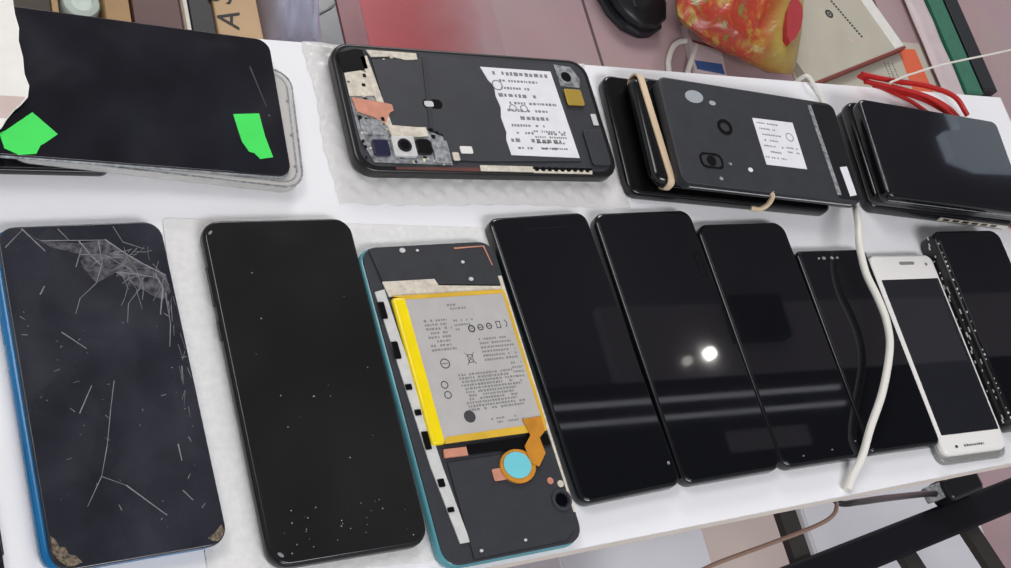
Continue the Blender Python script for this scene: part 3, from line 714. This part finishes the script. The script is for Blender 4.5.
bm = bmesh.new(); tube(bm, [(0.217, -0.0450, -0.0146), (0.212, -0.0590, -0.0146), (0.207, -0.0650, -0.0155), (0.1965, -0.0685, -0.0200), (0.1655, -0.0735, -0.0235), (0.129, -0.0790, -0.0250), (0.1085, -0.083, -0.026), (0.06, -0.09, -0.04), (0.02, -0.10, -0.12), (0.0, -0.11, -0.40), (0.0, -0.12, -0.716)], 1.2, 10)
o = obj('hanging_cable', bm, 'brown'); tag(o, 'thin white cable painted brown for shade, hanging below the near table edge', 'cable')  # brown colour paints the white cable's shade below the table edge
bm = bmesh.new(); tube(bm, [(0.205, -0.048, -0.0148), (0.214, -0.0585, -0.0150), (0.2332, -0.0584, -0.0200), (0.2811, -0.0516, -0.050), (0.3866, -0.0339, -0.130), (0.5037, -0.0142, -0.220), (0.5740, -0.0030, -0.2740)], lambda t: 1.5 + 1.3 * t, 10)
o = obj('hanging_cable', bm, 'frame'); tag(o, 'thin black cable running from the near table edge to the black stand', 'cable')

t = thing('red_cable_bundle', 'bundle of bright red cables behind the stack of three phones', 'cables', (0, 0, 0))
for pts, r_ in [([(0.332, 0.2165, 0.013), (0.350, 0.2150, 0.012), (0.369, 0.2140, 0.0115), (0.392, 0.2120, 0.012), (0.415, 0.2050, 0.012), (0.426, 0.1930, 0.008)], 1.9),
                ([(0.345, 0.2120, 0.0085), (0.369, 0.2085, 0.008), (0.390, 0.2030, 0.008), (0.404, 0.1955, 0.008), (0.416, 0.1900, 0.006)], 1.9),
                ([(0.336, 0.2130, 0.0100), (0.360, 0.2095, 0.0105), (0.383, 0.2040, 0.012), (0.398, 0.1965, 0.012), (0.406, 0.1905, 0.010)], 1.7),
                ([(0.365, 0.2140, 0.006), (0.395, 0.2080, 0.006), (0.412, 0.2000, 0.006), (0.4215, 0.1900, 0.005)], 1.6),
                ([(0.332, 0.2170, 0.010), (0.350, 0.2120, 0.0075), (0.375, 0.2040, 0.006), (0.39, 0.1955, 0.005), (0.397, 0.1910, 0.004)], 1.5)]:
    bm = bmesh.new(); tube(bm, pts, r_, 10); obj('strand', bm, 'red', t)
bm = bmesh.new(); tube(bm, [(0.352, 0.2095, 0.0155), (0.372, 0.2170, 0.0150), (0.387, 0.223, 0.011), (0.418, 0.235, 0.004), (0.455, 0.247, -0.002), (0.525, 0.267, -0.01), (0.62, 0.30, -0.03)], 0.75, 8)
o = obj('thin_wire', bm, 'cable'); tag(o, 'thin white wire running off to the right past the red cables', 'wire')

# ------------------------------------------------------------------ things on the floor behind
F = FZ * 1000
def box_thing(name, label, cat, m, x0, x1, y0, y1, top, bev=3, body='body'):
    t = thing(name, label, cat, ((x0 + x1) / 2000, (y0 + y1) / 2000, FZ))
    o = obj(body, B(slab, x1 - x0, y1 - y0, top - F, bev * .8, 0, bev * .6, n=2), m, t, smooth=False)
    return t
t = box_thing('wooden_crate', 'pale wooden crate with dark stencilled letters behind the table', 'crate', 'wood', 140, 190, 600, 960, -600)
text_mesh('stencil_lettering', 'A', 0.036, 'ink', t, (-0.010, -0.095, 0.1202), 80)
text_mesh('stencil_lettering', 'S', 0.036, 'ink', t, (-0.0145, -0.067, 0.1202), 80)
obj('lid_seam', B(box, -24, 24, -150, -149, 119.6, 120.4), 'tan', t, smooth=False)
t = box_thing('dark_gap_block', 'narrow black block painting the shaded gap left of the pale wooden crate', 'carton', 'blackbox', 113, 138.5, 600, 955, -604)  # shade of the gap beside the crate, put in as a solid black block
obj('lid_flap', B(box, -12, 12, -176, 176, 115.8, 117), 'blackbox', t, smooth=False)
t = box_thing('cream_slat', 'thin cream upright board left of the black gap block', 'board', 'card', 104, 110.6, 600, 950, -600, 1)
obj('edge_tape', B(box, -3.0, -1.4, -174, 174, 119.8, 120.6), 'tan', t, smooth=False)
t = box_thing('maroon_box', 'dark maroon box behind the green-taped screen', 'box', 'maroon', 50, 103, 600, 950, -603)
obj('lid', B(slab, 51, 345, 3, 3, 116, 1), 'maroon', t, smooth=False)
t = box_thing('tan_carton', 'tan cardboard carton right of the mint white jar', 'carton', 'tan', 22, 48.5, 600, 950, -602)
obj('lid_flap', B(box, -12.4, 12.4, -172, 172, 117.6, 118.8), 'tan', t, smooth=False)
t = thing('plastic_jar', 'mint white plastic jar at the top left edge of the taped screen', 'jar', (-0.0005, 0.693, FZ))
bm = bmesh.new(); rings(bm, [[(r_ * math.cos(2 * math.pi * i / 28), r_ * math.sin(2 * math.pi * i / 28), z_) for i in range(28)] for r_, z_ in ((15, 0), (19, 4), (20, 20), (20, 88), (17, 98), (17, 100))])
obj('jar_body', bm, 'mint', t)
bm = bmesh.new(); rings(bm, [[(r_ * math.cos(2 * math.pi * i / 28), r_ * math.sin(2 * math.pi * i / 28), z_) for i in range(28)] for r_, z_ in ((19.2, 98), (19.8, 101), (19.8, 113), (18, 117), (12, 119), (10, 117.5))])
obj('jar_lid', bm, 'mint', t)
t = box_thing('brown_tray', 'dark brown tray left of the mint white jar', 'tray', 'darkbrown', -110, -23, 600, 930, -606)
obj('tray_rim', B(box, 36, 42, -160, 160, 113, 117), 'tan', t, smooth=False)

def pillow(bm, w, h, t, nx=26, ny=26, seed=0, p=2.6, crinkle=1.0, rnd_=0):
    rnd = random.Random(seed); ph = [rnd.uniform(0, 6) for _ in range(8)]
    grid = {}
    for s in (1, -1):
        for i in range(nx + 1):
            for j in range(ny + 1):
                u, v = 2 * i / nx - 1, 2 * j / ny - 1
                e = max(0, (1 - abs(u) ** p)) ** .55 * max(0, (1 - abs(v) ** p)) ** .55
                wob = crinkle * (.08 * math.sin(7 * u + ph[0] + 3 * v) + .06 * math.sin(11 * v + ph[1]) + .04 * math.sin(17 * u - 9 * v + ph[2]))
                x = u * w / 2 * (1 - .03 * (1 - abs(v)) * crinkle * abs(math.sin(5 * v + ph[3]))); y = v * h / 2
                x *= 1 - rnd_ * v ** 4; y *= 1 - rnd_ * u ** 4
                z = s * t / 2 * e * (1 + wob) + s * .3
                grid[s, i, j] = bm.verts.new((x * MM, y * MM, z * MM))
        for i in range(nx):
            for j in range(ny):
                q = [grid[s, i, j], grid[s, i + 1, j], grid[s, i + 1, j + 1], grid[s, i, j + 1]]
                bm.faces.new(q if s == 1 else q[::-1])
    bd = [(i, 0) for i in range(nx)] + [(nx, j) for j in range(ny)] + [(i, ny) for i in range(nx, 0, -1)] + [(0, j) for j in range(ny, 0, -1)]
    for (a, b_), (c, d) in zip(bd, bd[1:] + bd[:1]):
        bm.faces.new((grid[1, a, b_], grid[-1, a, b_], grid[-1, c, d], grid[1, c, d]))

bm = bmesh.new(); pillow(bm, 74, 230, 104, seed=4, p=4)
o = obj('plastic_bag', bm, 'lavender', loc=(0.248, 0.800, FZ + 0.058)); tag(o, 'pale lavender plastic bag right of the wooden crate', 'bag')
t = thing('grey_film', 'grey clear plastic film with a diagonal fold on the floor', 'plastic film', (0.316, 0.83, FZ))
obj('sheet', B(slab, 64, 250, 2, 4, .2, .6), 'greyfilm', t)
bm = bmesh.new(); line(bm, [(-44 + 12, -70), (-10, -46), (22, -26), (31, -18)], 3.2, 2.0, 4.0); obj('fold', bm, 'foldline', t)
t = thing('red_reflection_sheet', 'sheer red film painting a fading red reflection on the pink floor tiles', 'plastic film', (0.382, 0.83, FZ))
obj('sheet', B(slab, 200, 270, 1.0, 4, .2, .3, 100, 0), 'redreflection', t)
obj('folded_edge', B(slab, 33, 270, 3.0, 4, .2, .9, -16, 0), 'darkred', t)['label'] = 'dull dark red folded edge'

# shoe
t = thing('shoe', 'black rubber shoe toe on the pink tiles behind the table', 'shoe', (0.815, 0.80, FZ), 5)
def shoe_loops(prof):
    out = []
    for (y, hw, z0, z1, cx) in prof:
        lp = []
        for k in range(16):
            a = 2 * math.pi * k / 16; c, s = math.cos(a), math.sin(a)
            lp.append((cx + hw * math.copysign(abs(c) ** .7, c), y, (z0 + z1) / 2 + (z1 - z0) / 2 * math.copysign(abs(s) ** .8, s)))
        out.append(lp)
    return out
bm = bmesh.new(); rings(bm, shoe_loops([(8, 16, 16, 28, 6), (18, 34, 14, 36, 5), (40, 45, 14, 42, 2), (80, 49, 14, 50, -2), (120, 46, 14, 78, -4), (160, 40, 14, 92, -4), (215, 37, 14, 98, -2), (255, 34, 14, 98, 0), (272, 24, 16, 92, 0)]))
obj('upper', bm, 'rubber', t)
bm = bmesh.new(); rings(bm, shoe_loops([(4, 14, 0, 14, 6), (14, 36, 0, 18, 5), (40, 49, 0, 18, 2), (90, 53, 0, 18, -2), (160, 42, 0, 18, -4), (250, 38, 0, 18, 0), (278, 24, 0, 18, 0)]))
obj('sole', bm, 'blackbar', t)
bm = bmesh.new(); tube(bm, [(-0.018, 0.03, 0.039), (-0.020, 0.06, 0.0455), (-0.022, 0.10, 0.0620), (-0.022, 0.15, 0.0860)], 3, 8, flat=.4); obj('toe_seam', bm, 'blackbar', t)

# snack packet
t = thing('snack_bag', 'crinkled red, green and gold printed snack packet behind the table', 'packet', (0.978, 0.872, FZ + 0.075), -26)
bm = bmesh.new(); pillow(bm, 214, 300, 84, 30, 30, seed=2, p=3.2, crinkle=1.4, rnd_=.09); obj('packet', bm, 'chili', t)
bm = bmesh.new()
q = [(0, 0), (7, 14), (12, 34), (13, 56), (9, 72), (0, 76), (-10, 66), (-14, 44), (-12, 22), (-7, 6)]
prism(bm, [(66 + x * 1.15, -122 + y * 1.05) for x, y in q], 18, 45)
o_ = obj('chili_print', bm, 'chilipatch', t); o_['label'] = 'large red pepper print'
# shape the print to the bulge of the packet: lower its outer rim
for v in o_.data.vertices:
    u, w_ = v.co.x * 1000 / 107, v.co.y * 1000 / 150
    e = max(0, 1 - abs(u) ** 3.2) ** .55 * max(0, 1 - abs(w_) ** 3.2) ** .55
    v.co.z = (42 * e * 1.0 + (11 if v.co.z > .03 else -4)) * MM

# cable loop on the floor
bm = bmesh.new(); tube(bm, [(0.80, 0.69, FZ + .004), (0.842, 0.738, FZ + .004), (0.853, 0.766, FZ + .004), (0.872, 0.793, FZ + .004), (0.893, 0.803, FZ + .0045), (0.907, 0.795, FZ + .010), (0.893, 0.770, FZ + .0105), (0.878, 0.742, FZ + .005), (0.870, 0.700, FZ + .004)], 4.2, 10)
o = obj('cable_loop', bm, 'cable'); tag(o, 'white cable looped on the floor below the snack packet', 'cable')
t = thing('printed_carton', 'small pinkish printed carton with a blue patch beside the snack packet', 'carton', (0.922, 0.785, FZ), -8)
obj('carton_body', B(slab, 56, 88, 14, 2, 0, 1, n=2), 'pinkfilm', t, smooth=False)
obj('blue_panel', B(prism, [(-27, -26), (22, -22), (24, -40), (-25, -41)], 14, 14.5), 'blueprint', t, smooth=False)['label'] = 'blue printed patch'
obj('print_stripe', B(prism, [(-24, 12), (22, 8), (22, 4), (-24, 7)], 14, 14.4), 'darkred', t, smooth=False)

# beige folder, leaflet
o_l = thing('white_leaflet', 'white leaflet with an orange stripe under the beige folder', 'leaflet', (1.250, 0.77, FZ))
obj('sheet', B(box, -160, 150, -110, 75, .3, 2), 'beige', o_l, smooth=False)
obj('orange_stripe', B(prism, [(94, 60), (134, 62), (136, -60), (88, -60)], 2, 2.4), 'orange', o_l, smooth=False)['label'] = 'orange stripe'
bm = bmesh.new()
for x in (48, 56, 66):
    for j in range(9): box(bm, x, x + 2.4, 30 - j * 5.2, 30 - j * 5.2 - random.uniform(2.4, 4.2), 2, 2.3)
obj('print_lines', bm, 'ink2', o_l, smooth=False)
t = thing('paper_folder', 'beige paperboard folder with dark red edge right of the snack packet', 'folder', (1.345, 0.826, FZ + 0.0025), 20.3)
obj('board', B(box, -256, 0, 0.4, 200, 0, 13), 'beige', t, smooth=False)
obj('red_edge', B(box, -257, .6, -3.5, .4, 0, 13.4), 'rededge', t, smooth=False)['label'] = 'dark red edge'
obj('pale_margin', B(box, -26, -1, 2, 200, 13, 13.4), 'card', t, smooth=False)
bm = bmesh.new()
for k in range(24): box(bm, -84 + k * -0.9 - 0, -80 + k * -.9, 40 + k * 5.6, 43.4 + k * 5.6, 13, 13.4)
annulus(bm, -118, 96, 8, 4, 13, 13.4); disc(bm, -118, 96, 2.4, 13, 13.4)
for k in range(4): box(bm, -134 + k * 6, -130 + k * 6, 136 + k * 1.2, 139 + k * 1.2, 13, 13.4)
obj('folder_print', bm, 'ink', t, smooth=False)['label'] = 'column of dark print and a round emblem'
bm = bmesh.new(); disc(bm, -112, 42, 5, 13, 13.3); obj('red_dot', bm, 'pinkband', t)
bm = bmesh.new(); pillow(bm, 46, 290, 14, 10, 30, seed=6, p=4)
o = obj('pink_film_strip', bm, 'pinkfilm', loc=(1.423, 0.845, FZ + 0.0095)); tag(o, 'pale pink plastic strip left of the green bar', 'plastic strip')
t = box_thing('green_bar', 'green painted bar lying alongside the black bar', 'bar', 'greenbar', 1451, 1488, 745, 1250, F + 16)
obj('end_cap', B(slab, 38, 4, 14, 1, 1, .4, 0, -253), 'greenbar', t, smooth=False)
t = box_thing('black_bar', 'black bar lying right of the green bar on the floor', 'bar', 'blackbar', 1491, 1524, 752, 1250, F + 18)
obj('end_cap', B(slab, 34, 4, 16, 1, 1, .4, 0, -250), 'blackbar', t, smooth=False)
bm = bmesh.new(); pillow(bm, 13, 18, 7, 8, 8, seed=8)
o = obj('red_cloth_scrap', bm, 'red', loc=(0.4360, 0.1140, 0.0040)); tag(o, 'small bright red scrap at the right edge by the stack of three', 'scrap')

# ------------------------------------------------------------------ below the near edge
t = box_thing('white_carton', 'white carton on the floor below the near edge, left of the pink tile', 'carton', 'carton', 330, 497, -260, 100, -500, 4)
obj('lid_flap', B(box, -82, 82, -178, 178, 219.6, 221), 'carton', t, smooth=False)
t = box_thing('white_carton', 'pale carton on the floor beneath the black metal stand', 'carton', 'carton', 628, 874, -260, 100, -500, 4)
obj('lid_flap', B(box, -121, 121, -178, 178, 219.6, 221), 'carton', t, smooth=False)
t = box_thing('pinkish_floor_block', 'dull pinkish block added for the lit pink floor between the two pale cartons on the floor', 'carton', 'pinkfloor', 500, 625, -260, 100, -512, 4)  # added block carrying the lit pink tone of the floor tile
obj('lid_flap', B(box, -61, 61, -178, 178, 207.6, 209), 'pinkfloor', t, smooth=False)
t = thing('metal_stand', 'black metal stand with a thick rail at the bottom right', 'stand', (0.5045, -0.0235, -0.3), 9.0)
obj('rail', B(slab, 800, 29, 18, 4, -18, 3, 190, -14.5), 'navy', t)
obj('rail', B(slab, 800, 29, 18, 4, -18, 3, 190, -330), 'navy', t)
for x0, y0, y1 in ((-72, -12, 190), (48, -325, -25), (134, -325, -25)):
    bm = bmesh.new(); prism(bm, [(x0 - 9 - y0 * .16, y0), (x0 + 9 - y0 * .16, y0), (x0 + 9 + (y1) * .16 * (1 if y0 > 0 else 1), y1), (x0 - 9 + y1 * .16, y1)], -14, -6)
    obj('crossbar', bm, 'slat', t, smooth=False)
for x in (-195, 575):
    for y in (-14.5, -330): obj('leg', B(slab, 26, 26, 402, 3, -420 + .4, 2, x, y), 'navy', t)
bm = bmesh.new(); slab(bm, 46, 22, 24, 6, -6, 4, 122, 9); obj('clamp', bm, 'frame', t)
bm = bmesh.new(); slab(bm, 22, 14, 6, 2, 5, 1, 91, 11); obj('clamp_plate', bm, 'shield', t)

# ------------------------------------------------------------------ light
def area(name, loc, target, size, power, col=(1, 1, 1), sy=None):
    l = bpy.data.lights.new(name, 'AREA'); l.energy = power; l.color = col
    l.shape = 'RECTANGLE'; l.size = size; l.size_y = sy or size
    o = bpy.data.objects.new(name, l); COL.objects.link(o); o.location = loc
    o.rotation_euler = (Vector(target) - Vector(loc)).to_track_quat('-Z', 'Y').to_euler()
    return o
area('ceiling_panel_light', (-0.75, 0.75, 1.5), (0.15, 0.1, 0), 0.8, 13.5, (1.0, 0.99, 0.97))
area('front_fill_light', (0.2, -1.2, 1.45), (0.4, 0.1, -0.2), 1.1, 22, (0.97, 0.98, 1.0), 0.4)  # unseen fill added behind the camera, also lifts the floor below the near edge
area('far_fill_light', (0.9, 2.6, 1.5), (0.8, 0.9, -0.7), 1.2, 60, (1.0, 0.98, 0.97))  # unseen light added to brighten the floor behind the table
w = bpy.data.worlds.new('World'); sc.world = w; w.use_nodes = True
bg = w.node_tree.nodes['Background']; bg.inputs['Color'].default_value = (0.95, 0.97, 1.0, 1); bg.inputs['Strength'].default_value = 0.55

# ------------------------------------------------------------------ camera
cam = bpy.data.cameras.new('camera'); co = bpy.data.objects.new('camera', cam); COL.objects.link(co)
cam.sensor_width = 36.0; cam.lens = 36.0 * 1339.94 / 1011; cam.clip_start = 0.02; cam.clip_end = 50
Rm = Matrix(((0.8646612258021182, 0.016949613130795127, -0.502069392822441), (-0.23410890644919496, 0.8978648302198904, -0.3728696375080298), (0.44447045404114355, 0.43994483434735754, 0.7803169600973285)))
co.matrix_world = Matrix.Translation((-0.32055149, -0.18425206, 0.54)) @ Rm.to_4x4()
sc.camera = co
vs_ = sc.view_settings
vs_.view_transform = 'Standard'; vs_.look = 'None'; vs_.gamma = 1.0; vs_.use_curve_mapping = False; vs_.exposure = 0.0
